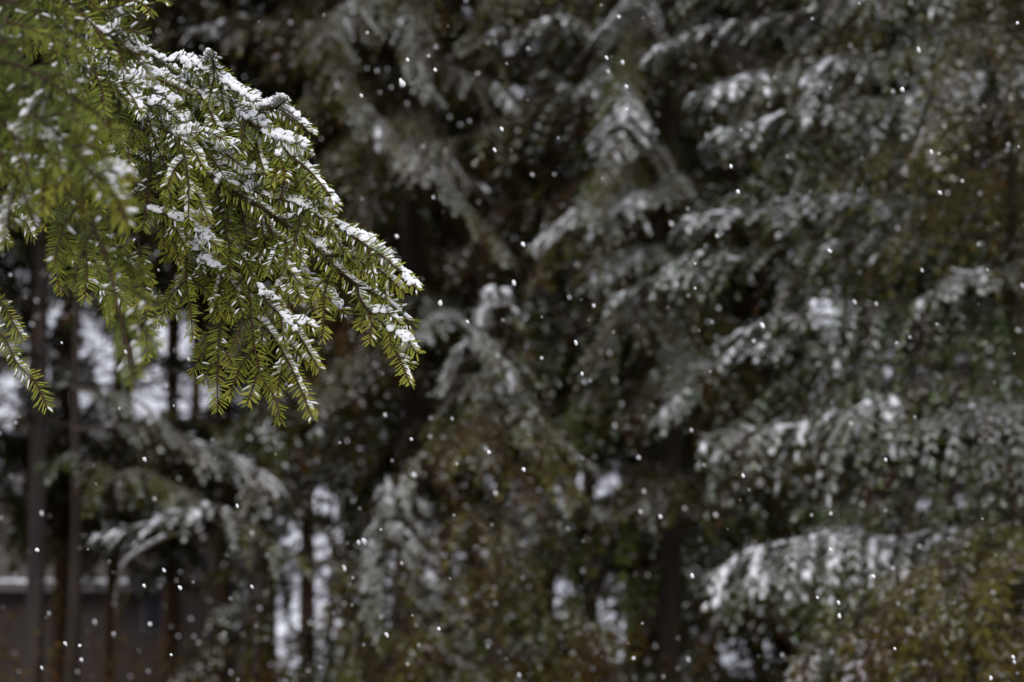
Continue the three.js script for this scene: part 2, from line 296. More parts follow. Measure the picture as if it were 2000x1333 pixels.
LOW.forEach(([px, d, H, h0, rMax, label], i) => { const rnd = rngOf(380 + i), base = groundAt(px, d), t = thing('low_conifer', label, 'conifer', base, 'low conifers under the tall trees'); trunk(t, H, 0.045, [rnd.s(0.1), 0], BROWN); crown(t, base, { h0, H: H - 0.05, rMax, gap: 0.24, per: 5, pick: [0, 2, 3, 5, 7, 8], topR: 0.2 }, rnd); });
DEEP.forEach(([px, d, H, r, h0, label], i) => {
  const rnd = rngOf(300 + i), base = groundAt(px, d), t = thing('conifer_tree', label, 'conifer', base, 'conifers of the dark forest');
  trunk(t, H, r, [rnd.s(0.5), rnd.s(0.3)], mixc(BARK, i === 1 ? [0.06, 0.055, 0.055] : BROWN, 0.6));
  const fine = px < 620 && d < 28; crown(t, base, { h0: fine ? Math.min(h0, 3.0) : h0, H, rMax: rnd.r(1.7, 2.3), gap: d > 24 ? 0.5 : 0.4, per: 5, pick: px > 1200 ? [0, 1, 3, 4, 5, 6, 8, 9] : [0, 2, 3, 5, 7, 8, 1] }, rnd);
});

// ---- nearer trees with boughs set one by one; [pixel x, y, depth] from the trunk outwards
function nearTree(name, label, category, px, d, H, r, boughs, cr, seed, lean) {
  const base = groundAt(px, d), t = thing(name, label, category, base), rnd = rngOf(seed);
  trunk(t, H, r, lean, [0.034, 0.026, 0.02]);
  boughs.forEach(([pts, o], i) => addBough(t, base, pts.map(q => at(...q)), o || {}, seed * 100 + i));
  if (cr && cr.fill) fillBoughs(t, base, cr.fill, rnd, seed);
  if (cr) crown(t, base, { H, ...cr }, rnd);
  return t;
}
const hv = { snow: 0.25, tipSnow: 0.6 }, md = { snow: 0.15, tipSnow: 0.32 }, lt = { snow: 0.03, tipSnow: 0.12 }, no = { snow: 0.0, tipSnow: 0.02 };
nearTree('spruce_tree', 'large spruce on the right with long snow-loaded boughs reaching left', 'spruce', 2140, 9.6, 13, 0.2, [
  [[[2120, -60, 9.6], [1900, 60, 9.2], [1750, 95, 9.0], [1630, 125, 8.9]], { ...md, len: 0.32, col: BLUEGREEN }],
  [[[2130, 20, 9.6], [1850, 85, 9.3], [1650, 110, 9.0], [1500, 125, 8.8], [1350, 165, 8.6]], { ...hv, len: 0.36, col: BLUEGREEN }],
  [[[2130, 110, 9.6], [1900, 165, 9.0], [1720, 205, 8.7], [1560, 225, 8.5], [1415, 255, 8.4]], { ...hv, len: 0.36, col: BLUEGREEN }],
  [[[1760, 200, 8.8], [1670, 180, 8.6], [1590, 165, 8.5], [1555, 195, 8.45]], { ...hv, len: 0.22, col: BLUEGREEN, r0: 0.006 }],
  [[[2130, 180, 9.6], [1850, 270, 8.9], [1700, 320, 8.6], [1600, 390, 8.5]], { ...lt, len: 0.45, col: OLIVE, droop: 1.2 }],
  [[[2130, 300, 9.6], [1950, 330, 8.8], [1800, 400, 8.4], [1720, 500, 8.3]], { ...no, len: 0.5, col: mixc(OLIVE, BROWN, 0.5), droop: 1.3 }],
  [[[2130, 260, 9.7], [1980, 210, 9.0], [1880, 230, 8.7], [1800, 300, 8.6]], { ...lt, len: 0.45, col: mixc(OLIVE, BROWN, 0.5), droop: 1.2 }],
  [[[2130, 340, 9.7], [1850, 385, 9.3], [1620, 395, 9.0], [1480, 400, 8.8], [1360, 430, 8.7]], { ...hv, len: 0.34, col: BLUEGREEN }],
  [[[2130, 430, 9.6], [1900, 470, 9.0], [1650, 480, 8.9], [1480, 490, 8.8], [1330, 530, 8.7], [1190, 560, 8.8]], { ...md, len: 0.34, col: BLUEGREEN }],
  [[[2130, 480, 9.6], [1980, 510, 8.9], [1870, 555, 8.5], [1790, 600, 8.4]], { ...hv, len: 0.25, col: OLIVE }],
  [[[2100, 560, 9.5], [1950, 595, 8.8], [1800, 602, 8.5], [1660, 600, 8.4], [1560, 555, 8.4], [1450, 535, 8.5], [1340, 525, 8.6]], { ...md, len: 0.42, col: GREEN, droop: 1.25 }],
  [[[1720, 612, 8.6], [1600, 622, 8.4], [1500, 628, 8.3], [1420, 650, 8.3]], { ...hv, len: 0.24, col: BLUEGREEN, r0: 0.006 }],
  [[[1760, 700, 8.8], [1620, 700, 8.5], [1490, 668, 8.3], [1390, 698, 8.2]], { ...hv, len: 0.28, col: BLUEGREEN, r0: 0.008 }],
  [[[2130, 680, 9.6], [1950, 640, 8.9], [1880, 660, 8.6], [1760, 720, 8.4], [1650, 760, 8.3]], { ...lt, len: 0.4, col: GREEN, droop: 1.3 }],
  [[[2120, 700, 9.4], [1900, 740, 8.7], [1700, 775, 8.2], [1560, 820, 8.0], [1450, 848, 7.9], [1365, 865, 7.9]], { ...hv, len: 0.36, col: OLIVE, droop: 1.15, step: 0.085 }],
  [[[2120, 760, 9.2], [1960, 800, 8.4], [1800, 825, 8.0], [1680, 800, 7.9], [1620, 850, 7.9]], { ...md, len: 0.42, col: [0.07, 0.1, 0.035], droop: 1.2 }],
  [[[2120, 860, 9.2], [1980, 870, 8.4], [1850, 900, 8.0], [1720, 960, 7.9]], { ...lt, len: 0.42, col: [0.065, 0.09, 0.03], droop: 1.2 }],
  [[[2120, 930, 9.4], [1900, 960, 8.7], [1700, 985, 8.3], [1560, 1000, 8.2]], { ...lt, len: 0.34, col: GREEN }],
  [[[2120, 1010, 9.3], [1900, 1040, 8.6], [1700, 1046, 8.2], [1560, 1062, 8.0], [1480, 1080, 7.9], [1420, 1115, 7.9]], { ...md, tipSnow: 0.9, len: 0.36, col: OLIVE, droop: 1.1 }],
  [[[1640, 1060, 8.2], [1560, 1100, 8.0], [1480, 1150, 7.9]], { ...hv, len: 0.24, col: GREEN, r0: 0.006 }],
  [[[2130, -120, 9.6], [1850, -40, 9.2], [1620, 10, 9.0], [1440, 40, 9.0], [1300, 75, 9.0]], { ...hv, len: 0.36, col: BLUEGREEN }],
  [[[2130, -200, 9.6], [1800, -110, 9.4], [1500, -40, 9.4], [1300, 0, 9.4], [1180, 45, 9.5]], { ...md, len: 0.4, col: BLUEGREEN }],
], { h0: 6, rMax: 2.2, per: 5, gap: 0.4, fill: { h0: 1.1, h1: 5.6, n: 29, r: 2.0, a0: 1.2, a1: 3.6, cols: [GREEN, [0.07, 0.098, 0.024], [0.075, 0.105, 0.024], mixc(OLIVE, BROWN, 0.4)], droop: 1.15, len: 0.46, tipSnow: 0.1 } }, 41);

nearTree('hemlock_tree', 'tall hemlock at the middle with a long dusted bough hanging down leftwards', 'hemlock', 1310, 12.2, 13, 0.07, [
  [[[1300, -160, 12], [1235, 40, 11.2], [1225, 160, 10.8], [1200, 300, 10.4], [1130, 400, 10.1], [1050, 480, 9.9]], { snow: 0.42, tipSnow: 0.1, len: 0.26, col: OLIVE, brown: 0.25, droop: 0.4, step: 0.045, wob: 0.04 }],
  [[[1280, 260, 12], [1230, 330, 10.9], [1190, 420, 10.4], [1150, 520, 10.2]], { snow: 0.2, tipSnow: 0.2, len: 0.38, col: OLIVE, brown: 0.4 }],
  [[[1300, 20, 12], [1200, 60, 11.5], [1080, 40, 11.2], [980, 60, 11.2]], { ...md, len: 0.34, col: OLIVE, brown: 0.3 }],
  [[[1290, 100, 12], [1180, 130, 11.5], [1140, 190, 11.2], [1070, 150, 11.2]], { ...hv, len: 0.2, col: GREEN }],
  [[[1310, 330, 12], [1300, 370, 11], [1240, 400, 10.6], [1215, 420, 10.5]], { ...hv, len: 0.24, col: GREEN }],
  [[[1310, 470, 12], [1270, 490, 11], [1220, 500, 10.6], [1170, 530, 10.5]], { ...md, len: 0.28, col: GREEN }],
  [[[1300, 520, 12], [1240, 600, 11.2], [1180, 680, 10.8], [1160, 760, 10.8]], { snow: 0.15, tipSnow: 0.2, len: 0.36, col: OLIVE, brown: 0.35 }],
  [[[1310, 640, 12], [1340, 720, 11], [1320, 790, 10.6], [1290, 810, 10.5]], { ...md, len: 0.24, col: GREEN }],
  [[[1310, 900, 12], [1280, 960, 11.3], [1230, 990, 11], [1170, 1000, 10.9]], { ...md, len: 0.26, col: OLIVE, brown: 0.3 }],
  [[[1310, 960, 12.2], [1340, 1000, 11.5], [1380, 960, 11.2]], { ...lt, len: 0.3, col: OLIVE, brown: 0.4 }],
], { h0: 1.3, rMax: 1.3, per: 4, gap: 0.36, pick: [0, 2, 3, 5, 7, 8, 1], fill: { h0: 1.6, h1: 5.6, n: 19, r: 1.5, a0: 0.1, a1: 3.0, cols: [OLIVE, mixc(OLIVE, BROWN, 0.5), GREEN], brown: 0.35, snow: 0.06, tipSnow: 0.15 } }, 52);

nearTree('hemlock_tree', 'brown-tinted hemlock behind the near branch with one grey dusted bough sloping right', 'hemlock', 800, 13, 13, 0.1, [
  [[[780, -60, 13], [640, 70, 12], [690, 180, 11.6], [750, 250, 11.4], [850, 340, 11], [920, 420, 10.8], [990, 490, 10.7]], { snow: 0.3, tipSnow: 0.1, len: 0.26, col: OLIVE, brown: 0.3, droop: 0.5, step: 0.05, wob: 0.04 }],
  [[[820, -80, 13], [800, 0, 12.4], [815, 90, 12], [840, 190, 11.8]], { snow: 0.24, tipSnow: 0.2, len: 0.34, col: OLIVE, brown: 0.4 }],
  [[[790, -20, 13], [620, 40, 12.2], [480, 45, 12], [340, 75, 12]], { ...md, len: 0.34, col: OLIVE, brown: 0.4 }],
  [[[800, 90, 13], [900, 150, 12.2], [950, 170, 12], [990, 210, 11.9]], { snow: 0.22, tipSnow: 0.2, len: 0.32, col: OLIVE, brown: 0.35 }],
  [[[800, 240, 13], [860, 330, 12], [900, 360, 11.8], [940, 370, 11.8]], { snow: 0.22, tipSnow: 0.3, len: 0.3, col: OLIVE, brown: 0.4 }],
  [[[800, 200, 13], [740, 280, 12], [700, 380, 11.8], [690, 470, 11.8]], { snow: 0.06, tipSnow: 0.06, len: 0.4, col: mixc(OLIVE, BROWN, 0.6), brown: 0.5 }],
  [[[800, 560, 13], [720, 640, 12], [660, 720, 11.7], [620, 800, 11.6]], { snow: 0.08, tipSnow: 0.1, len: 0.38, col: mixc(OLIVE, BROWN, 0.5), brown: 0.5 }],
  [[[800, 560, 13], [860, 610, 12], [840, 630, 11.4], [815, 660, 11.2]], { ...md, len: 0.26, col: GREEN }],
], { h0: 2.2, rMax: 1.4, per: 4, gap: 0.36, pick: [0, 2, 3, 5, 7, 8, 2], fill: { h0: 1.8, h1: 6, n: 20, r: 1.6, a0: 0.1, a1: 3.0, cols: [OLIVE, mixc(OLIVE, BROWN, 0.6), mixc(OLIVE, BROWN, 0.3)], brown: 0.45, snow: 0.05, tipSnow: 0.12 } }, 63);

// young trees with pointed snowy tops
function youngTree(label, px, py, d, halfBottom, hb, seed, o) {
  const top = at(px, py, d), base = V(top.x, 0, top.z), t = thing('young_hemlock', label, 'young tree', base), rnd = rngOf(seed);
  trunk(t, top.y + 0.2, 0.035, [0.02, 0]);
  const [, , ] = [0]; let az = 0;
  for (let h = top.y - 0.02; h > hb; h -= 0.075) {
    const f = (top.y - h) / (top.y - hb), R = lerp(0.05, halfBottom, f) * rnd.r(0.8, 1.15);
    for (let k = 0; k < 3; k++) {
      az += 2.1 + rnd.s(0.5);
      const c = base.clone().add(V(0, h, 0)), dir = V(Math.cos(az), 0, Math.sin(az));
      if (dir.z < -0.75) continue;
      const sp = [c, c.clone().addScaledVector(dir, R * 0.5).add(V(0, 0.01 - 0.08 * R, 0)), c.clone().addScaledVector(dir, R).add(V(o.lean * R, -R * o.drop, 0))];
      addBough(t, base, sp, { len: clamp(R * 0.42, 0.07, 0.26), snow: lerp(o.s0, o.s1, Math.pow(f, 0.6)), tipSnow: 0.18, col: o.col, brown: o.brown, droop: 0.7, r0: 0.006, step: 0.065, bare: 0.1 }, seed * 1000 + Math.floor(h * 400) + k);
    }
  }
  fillBoughs(t, base, { h0: 0.8, h1: hb + 0.05, n: 14, r: halfBottom * 1.05, a0: 0.1, a1: 3.04, cols: [mixc(OLIVE, BROWN, 0.5), mixc(OLIVE, BROWN, 0.2)], brown: 0.5, snow: 0.02, tipSnow: 0.05, len: 0.3 }, rnd, seed + 200);
}
youngTree('young hemlock with a pointed snow-dusted top at the middle', 965, 556, 9.2, 0.5, 2.4, 7, { s0: 0.6, s1: 0.12, col: OLIVE, brown: 0.3, drop: 0.6, lean: 0.1 });
youngTree('young hemlock with a slanting snowy top low in the middle', 764, 922, 9.6, 0.5, 1.25, 8, { s0: 0.45, s1: 0.05, col: mixc(OLIVE, YELLOW, 0.3), brown: 0.25, drop: 0.8, lean: 0.5 });

nearTree('hemlock_tree', 'hemlock at lower left with a snow-dusted bough drooping to the right', 'hemlock', 140, 11.2, 4.2, 0.06, [
  [[[140, 905, 11.2], [270, 925, 10.6], [400, 995, 10.3], [540, 1055, 10.1], [680, 1095, 10], [800, 1135, 10]], { snow: 0.2, tipSnow: 0.1, len: 0.34, col: OLIVE, brown: 0.3 }],
  [[[140, 880, 11.2], [120, 905, 10.8], [105, 915, 10.7]], { ...hv, len: 0.2, col: GREEN, r0: 0.006 }],
  [[[400, 995, 10.3], [320, 1010, 10.2], [250, 1030, 10.2], [195, 1045, 10.2]], { snow: 0.3, tipSnow: 0.3, len: 0.2, col: GREEN, r0: 0.006 }],
  [[[140, 840, 11.2], [300, 830, 11], [420, 880, 10.9], [540, 930, 10.8]], { snow: 0.15, tipSnow: 0.7, len: 0.3, col: OLIVE, brown: 0.35 }],
  [[[140, 760, 11.2], [240, 770, 11], [330, 850, 10.9]], { snow: 0.2, tipSnow: 0.3, len: 0.24, col: GREEN, brown: 0.3 }],
], null, 74);

// cedar at lower right, brown and olive strands
nearTree('cedar_tree', 'brown and olive cedar with hanging strands at the lower right corner', 'cedar', 2080, 7.2, 2.6, 0.07, [
  [[[2070, 1090, 7.3], [1930, 1075, 7.1], [1800, 1105, 7.0], [1690, 1150, 6.9], [1640, 1180, 6.9]], { ...lt, len: 0.34, col: mixc(OLIVE, YELLOW, 0.5), droop: 1.0, brown: 0.3, spread: 0.7 }],
  [[[2070, 1060, 7.4], [1960, 1030, 7.1], [1880, 1060, 7.0], [1820, 1120, 6.9]], { ...lt, len: 0.34, col: mixc(OLIVE, YELLOW, 0.6), droop: 1.0, brown: 0.2, spread: 0.7 }],
  [[[2070, 1120, 7.2], [1900, 1130, 6.9], [1740, 1165, 6.7], [1620, 1215, 6.6], [1560, 1290, 6.6]], { snow: 0.05, tipSnow: 0.12, len: 0.42, col: mixc(YELLOW, RUST, 0.5), droop: 1.6, step: 0.085, wob: 0.12, brown: 0.3 }],
  [[[2070, 1090, 7.2], [1980, 1080, 6.8], [1900, 1110, 6.6], [1800, 1180, 6.5], [1730, 1280, 6.5]], { snow: 0.05, tipSnow: 0.12, len: 0.42, col: mixc(YELLOW, RUST, 0.25), droop: 1.5, step: 0.05, wob: 0.12, brown: 0.1 }],
  [[[2070, 1180, 7.2], [1900, 1190, 6.8], [1750, 1230, 6.6], [1660, 1310, 6.5]], { snow: 0.05, tipSnow: 0.12, len: 0.42, col: RUST, droop: 1.5, step: 0.085, wob: 0.12, brown: 0.5 }],
  [[[2070, 1200, 7.2], [1960, 1190, 6.7], [1870, 1230, 6.5], [1800, 1330, 6.4]], { snow: 0.05, tipSnow: 0.12, len: 0.42, col: mixc(YELLOW, RUST, 0.25), droop: 1.5, step: 0.085, wob: 0.12, brown: 0.2 }],
  [[[2070, 1250, 7.2], [1980, 1260, 6.6], [1920, 1330, 6.4]], { snow: 0.05, tipSnow: 0.12, len: 0.3, col: mixc(YELLOW, RUST, 0.5), droop: 1.4, step: 0.05, wob: 0.12, brown: 0.3 }],
  [[[2070, 1280, 7.2], [1850, 1290, 6.8], [1700, 1350, 6.6], [1600, 1420, 6.6]], { snow: 0.05, tipSnow: 0.12, len: 0.4, col: mixc(YELLOW, RUST, 0.5), droop: 1.3, brown: 0.3 }],
  [[[2070, 1160, 7.3], [1900, 1160, 7.1], [1700, 1180, 7.0], [1590, 1260, 7.0], [1560, 1330, 7.0]], { ...lt, len: 0.4, col: mixc(OLIVE, RUST, 0.4), droop: 1.3, brown: 0.3 }],
], null, 85);

// ------------------------------------------------------------------ undergrowth of brown twigs and last leaves along the bottom
function brownShrub(label, px, py, d, seed, leafy, w) {
  const top = at(px, py, d), base = V(top.x, 0, top.z), t = thing('brown_shrub', label, 'shrub', base, 'brown undergrowth'), rnd = rngOf(seed), f = new MB(base);
  const n = 16;
  for (let k = 0; k < n; k++) {
    const b = new SB(base), a = rnd() * 6.28, R = w * Math.sqrt(rnd()), h = top.y * rnd.r(0.65, 1.05);
    const pts = [base.clone().add(V(rnd.s(0.1), -0.1, rnd.s(0.1))), base.clone().add(V(Math.cos(a) * R * 0.4, h * 0.5, Math.sin(a) * R * 0.4)), base.clone().add(V(Math.cos(a) * R, h, Math.sin(a) * R))];
    const [sp] = spaced(pts, 0.12); tube(b, sp, t2 => 0.008 - 0.006 * t2, 4, shade(BROWN, rnd.r(0.6, 1.3)));
    for (let j = 3; j < sp.length; j++) { const d2 = V(rnd.s(1), rnd.r(-0.2, 0.8), rnd.s(1)).normalize(), e = sp[j].clone().addScaledVector(d2, rnd.r(0.1, 0.3)); if (inGap(e, 8)) continue; tube(b, [sp[j], e], () => 0.003, 3, BROWN);
      for (let q = 0; q < leafy; q++) { const c = sp[j].clone().lerp(e, rnd()).add(V(rnd.s(0.05), rnd.s(0.05), rnd.s(0.05))), u = V(rnd.s(1), rnd.s(1), rnd.s(1)).normalize().multiplyScalar(rnd.r(0.015, 0.035)), v2 = V(rnd.s(1), rnd.s(1), rnd.s(1)).normalize().multiplyScalar(0.02), cc = shade(mixc(RUST, OLIVE, rnd() * 0.9), rnd.r(0.5, 1.2)); f.tri(c, c.clone().add(u).add(v2), c.clone().add(u).sub(v2), cc); } }
    b.build('stem', M.wood, t);
  }
  stuff(f.build('leaves', M.leaf, t));
}
[[40, 1210, 11, 'russet shrub in the lower left corner', 6, 0.5], [190, 1270, 12, 'brown bare shrub below the snowy ledge', 4, 0.6], [330, 1255, 13, 'thin brown shrub in front of the dark window', 4, 0.5], [460, 1260, 12, 'brown shrub left of the tall bright slits at the bottom', 6, 0.5], [700, 1250, 11, 'reddish shrub under the slanting young hemlock', 10, 0.55], [860, 1230, 11.5, 'olive and brown shrub at the bottom left of centre', 14, 0.6], [1010, 1225, 11, 'leafy brown shrub at the bottom centre', 14, 0.6], [1150, 1245, 12, 'brown shrub at the bottom right of centre', 9, 0.5], [1320, 1290, 12, 'dark brown shrub left of the white snow mound', 8, 0.25], [1590, 1270, 13, 'dark brown shrub right of the white snow mound', 8, 0.2]].forEach(([px, py, d, l, lf, w], i) => brownShrub(l, px, py, d, 120 + i, lf, w));

{ // pale bare sapling whose top bends to the right
  const pts = [[222, 1420, 11.4], [226, 1230, 11.4], [230, 1140, 11.4], [246, 1098, 11.4], [285, 1070, 11.4], [330, 1046, 11.4]].map(q => at(...q)); const base = V(pts[0].x, 0, pts[0].z); pts.unshift(base.clone());
  const t = thing('bare_sapling', 'pale bare sapling bent to the right beside the snowy ledge', 'sapling', base), b = new SB(base), s = new SB(base), [sp] = spaced(pts, 0.06);
  tube(b, sp, q => 0.016 - 0.008 * q, 7, t => mixc([0.05, 0.035, 0.02], [0.12, 0.1, 0.085], sstep(0.72, 0.85, t)), 0.2); b.build('stem', M.wood, t);
  for (let k = Math.floor(sp.length * 0.75); k < sp.length - 1; k++) { const T = V().subVectors(sp[k + 1], sp[k]).normalize(), [R] = frame(T, UP); lump(s, sp[k].clone().addScaledVector(UP, 0.015), T.multiplyScalar(0.028), R.multiplyScalar(0.009), V(0, 0.008, 0), 1, 0.8, WHITE, k); }
  s.build('snow', M.snow, t);
}

// ------------------------------------------------------------------ house behind the trunks at lower left
{
  const d = 27, o = groundAt(200, d), P = (x, y) => at(x, y, d);
  const t = thing('house', 'grey-brown house behind the trunks with snow on its low ledge roof', 'house', o);
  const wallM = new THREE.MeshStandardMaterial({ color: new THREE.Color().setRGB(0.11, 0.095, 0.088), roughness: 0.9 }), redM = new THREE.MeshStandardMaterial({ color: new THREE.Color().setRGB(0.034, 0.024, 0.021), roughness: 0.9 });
  const boxAt = (name, m, x0, x1, y0, y1, z0, z1, parent = t) => { const g = new THREE.BoxGeometry(x1 - x0, y1 - y0, z1 - z0), q = new THREE.Mesh(g, m); q.name = name; q.position.set((x0 + x1) / 2 - (parent === t ? 0 : parent.position.x), (y0 + y1) / 2 - (parent === t ? 0 : parent.position.y), (z0 + z1) / 2 - (parent === t ? 0 : parent.position.z)); q.castShadow = q.receiveShadow = true; parent.add(q); return q; };
  const ledge = P(200, 1140).y, X = px => P(px, 1140).x - o.x;
  const roofM = new THREE.MeshStandardMaterial({ color: new THREE.Color().setRGB(0.1, 0.09, 0.09), roughness: 0.9 });
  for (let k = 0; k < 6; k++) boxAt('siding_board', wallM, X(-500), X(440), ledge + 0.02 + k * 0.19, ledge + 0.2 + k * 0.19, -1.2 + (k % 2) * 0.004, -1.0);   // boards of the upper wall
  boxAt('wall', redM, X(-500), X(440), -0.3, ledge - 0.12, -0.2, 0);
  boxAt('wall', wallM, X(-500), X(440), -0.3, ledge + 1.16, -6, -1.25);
  const lr = boxAt('ledge_roof', roofM, X(-520), X(315), ledge - 0.1, ledge - 0.02, -1.25, 0.35);
  const sn = new SB(V(0, 0, 0)); for (let k = 0; k < 60; k++) { const x = lerp(X(-500), X(305), k / 59); lump(sn, V(x, ledge + 0.015, -0.15), V(0.16, 0, 0), V(0, 0.035, 0), V(0, 0, 0.5), 1, 0.35, WHITE, k); }
  const so = sn.build('snow', M.snow, lr); so.position.copy(lr.position).negate();
  const wf = boxAt('window', new THREE.MeshStandardMaterial({ color: new THREE.Color().setRGB(0.07, 0.06, 0.055) }), X(278), X(352), P(0, 1238).y, P(0, 1158).y, 0, 0.05);
  boxAt('pane', new THREE.MeshPhysicalMaterial({ color: new THREE.Color().setRGB(0.01, 0.012, 0.018), roughness: 0.25, specularIntensity: 0.35 }), X(284), X(346), P(0, 1232).y, P(0, 1164).y, 0.02, 0.056, wf);
  const rg = new THREE.BufferGeometry(), y0 = ledge + 1.16, y1 = ledge + 1.75; const A = [X(-520), y0, -0.8], B = [X(460), y0, -0.8], C = [X(460), y1, -3.6], D = [X(-520), y1, -3.6], E = [X(460), y0, -6.4], F = [X(-520), y0, -6.4];
  rg.setAttribute('position', new THREE.Float32BufferAttribute([...A, ...B, ...C, ...A, ...C, ...D, ...D, ...C, ...E, ...D, ...E, ...F, ...B, ...E, ...C, ...A, ...D, ...F], 3)); rg.computeVertexNormals();
  const r = new THREE.Mesh(rg, roofM); r.name = 'roof'; r.castShadow = r.receiveShadow = true; t.add(r);
}

// ------------------------------------------------------------------ snow-covered boulder behind the shrubs
{
  const c = at(1450, 1282, 44), base = V(c.x, 0, c.z), t = thing('boulder', 'boulder under a smooth white cap of snow low at right', 'boulder', base);
  const b = new SB(), s = new SB(), h = c.y;
  const K = 1.45, top = h + 0.1;
  lump(b, V(0, top * 0.35, 0), V(0.7 * K, 0, 0), V(0, top * 0.62, 0), V(0, 0, 0.7 * K), 2, 0.35, [0.07, 0.065, 0.06], 3);
  lump(s, V(-0.02, top, 0.1), V(0.44 * K, -0.16 * K, 0), V(0, 0.26 * K, 0), V(0, 0, 0.7 * K), 2, 0.25, WHITE, 5); lump(s, V(-0.1, top - 0.4, 0.6), V(0.28 * K, -0.06, 0), V(0, 0.24 * K, 0), V(0, 0, 0.4 * K), 2, 0.3, WHITE, 6);
  b.build('rock', M.wood, t); s.build('snow', M.snow, t);
}

// ------------------------------------------------------------------ the near hemlock, in focus
const OUTLINE = [[-400, -400], [285, -400], [298, 20], [296, 60], [330, 92], [425, 92], [450, 135], [480, 175], [560, 185], [607, 245], [612, 320], [668, 395], [650, 415], [738, 475], [775, 505], [822, 565], [806, 600], [822, 690], [806, 752], [760, 715], [720, 672], [690, 640], [655, 600], [640, 662], [612, 640], [600, 590], [590, 650], [628, 720], [618, 822], [548, 828], [515, 770], [482, 795], [428, 806], [408, 760], [364, 735], [376, 690], [350, 640], [300, 700], [276, 745], [240, 735], [205, 640], [170, 590], [112, 575], [88, 470], [60, 470], [-20, 500], [-400, 560]];
function inside(x, y) { let c = false; for (let i = 0, j = OUTLINE.length - 1; i < OUTLINE.length; j = i++) { const [xi, yi] = OUTLINE[i], [xj, yj] = OUTLINE[j]; if ((yi > y) !== (yj > y) && x < (xj - xi) * (y - yi) / (yj - yi) + xi) c = !c; } return c; }
const OLD = [0.042, 0.060, 0.012], MIDG = [0.150, 0.175, 0.019], NEW = [0.370, 0.370, 0.052];
const PX = 2.5 * KX;                                          // metres per photo pixel at the focus
function needle(f, p, d, N, len, w, col) {
  const R = V().crossVectors(d, N).normalize(), q = (t, s, z) => p.clone().addScaledVector(d, len * t).addScaledVector(R, s * w).addScaledVector(N, z * len);
  const a = q(0, 0, 0), l1 = q(0.18, -0.5, 0.0), c1 = q(0.18, 0, -0.012), r1 = q(0.18, 0.5, 0), l2 = q(0.8, -0.5, -0.03), c2 = q(0.8, 0, -0.05), r2 = q(0.8, 0.5, -0.03), e = q(1, 0, -0.06);
  const u = shade(col, 1.12);
  f.tri(a, l1, c1, col); f.tri(a, c1, r1, u); f.tri(l1, l2, c2, col); f.tri(l1, c2, c1, col); f.tri(c1, c2, r2, u); f.tri(c1, r2, r1, u); f.tri(l2, e, c2, col); f.tri(c2, e, r2, u);
}
const REDBROWN = [0.105, 0.055, 0.026], DARKTWIG = [0.035, 0.024, 0.018];
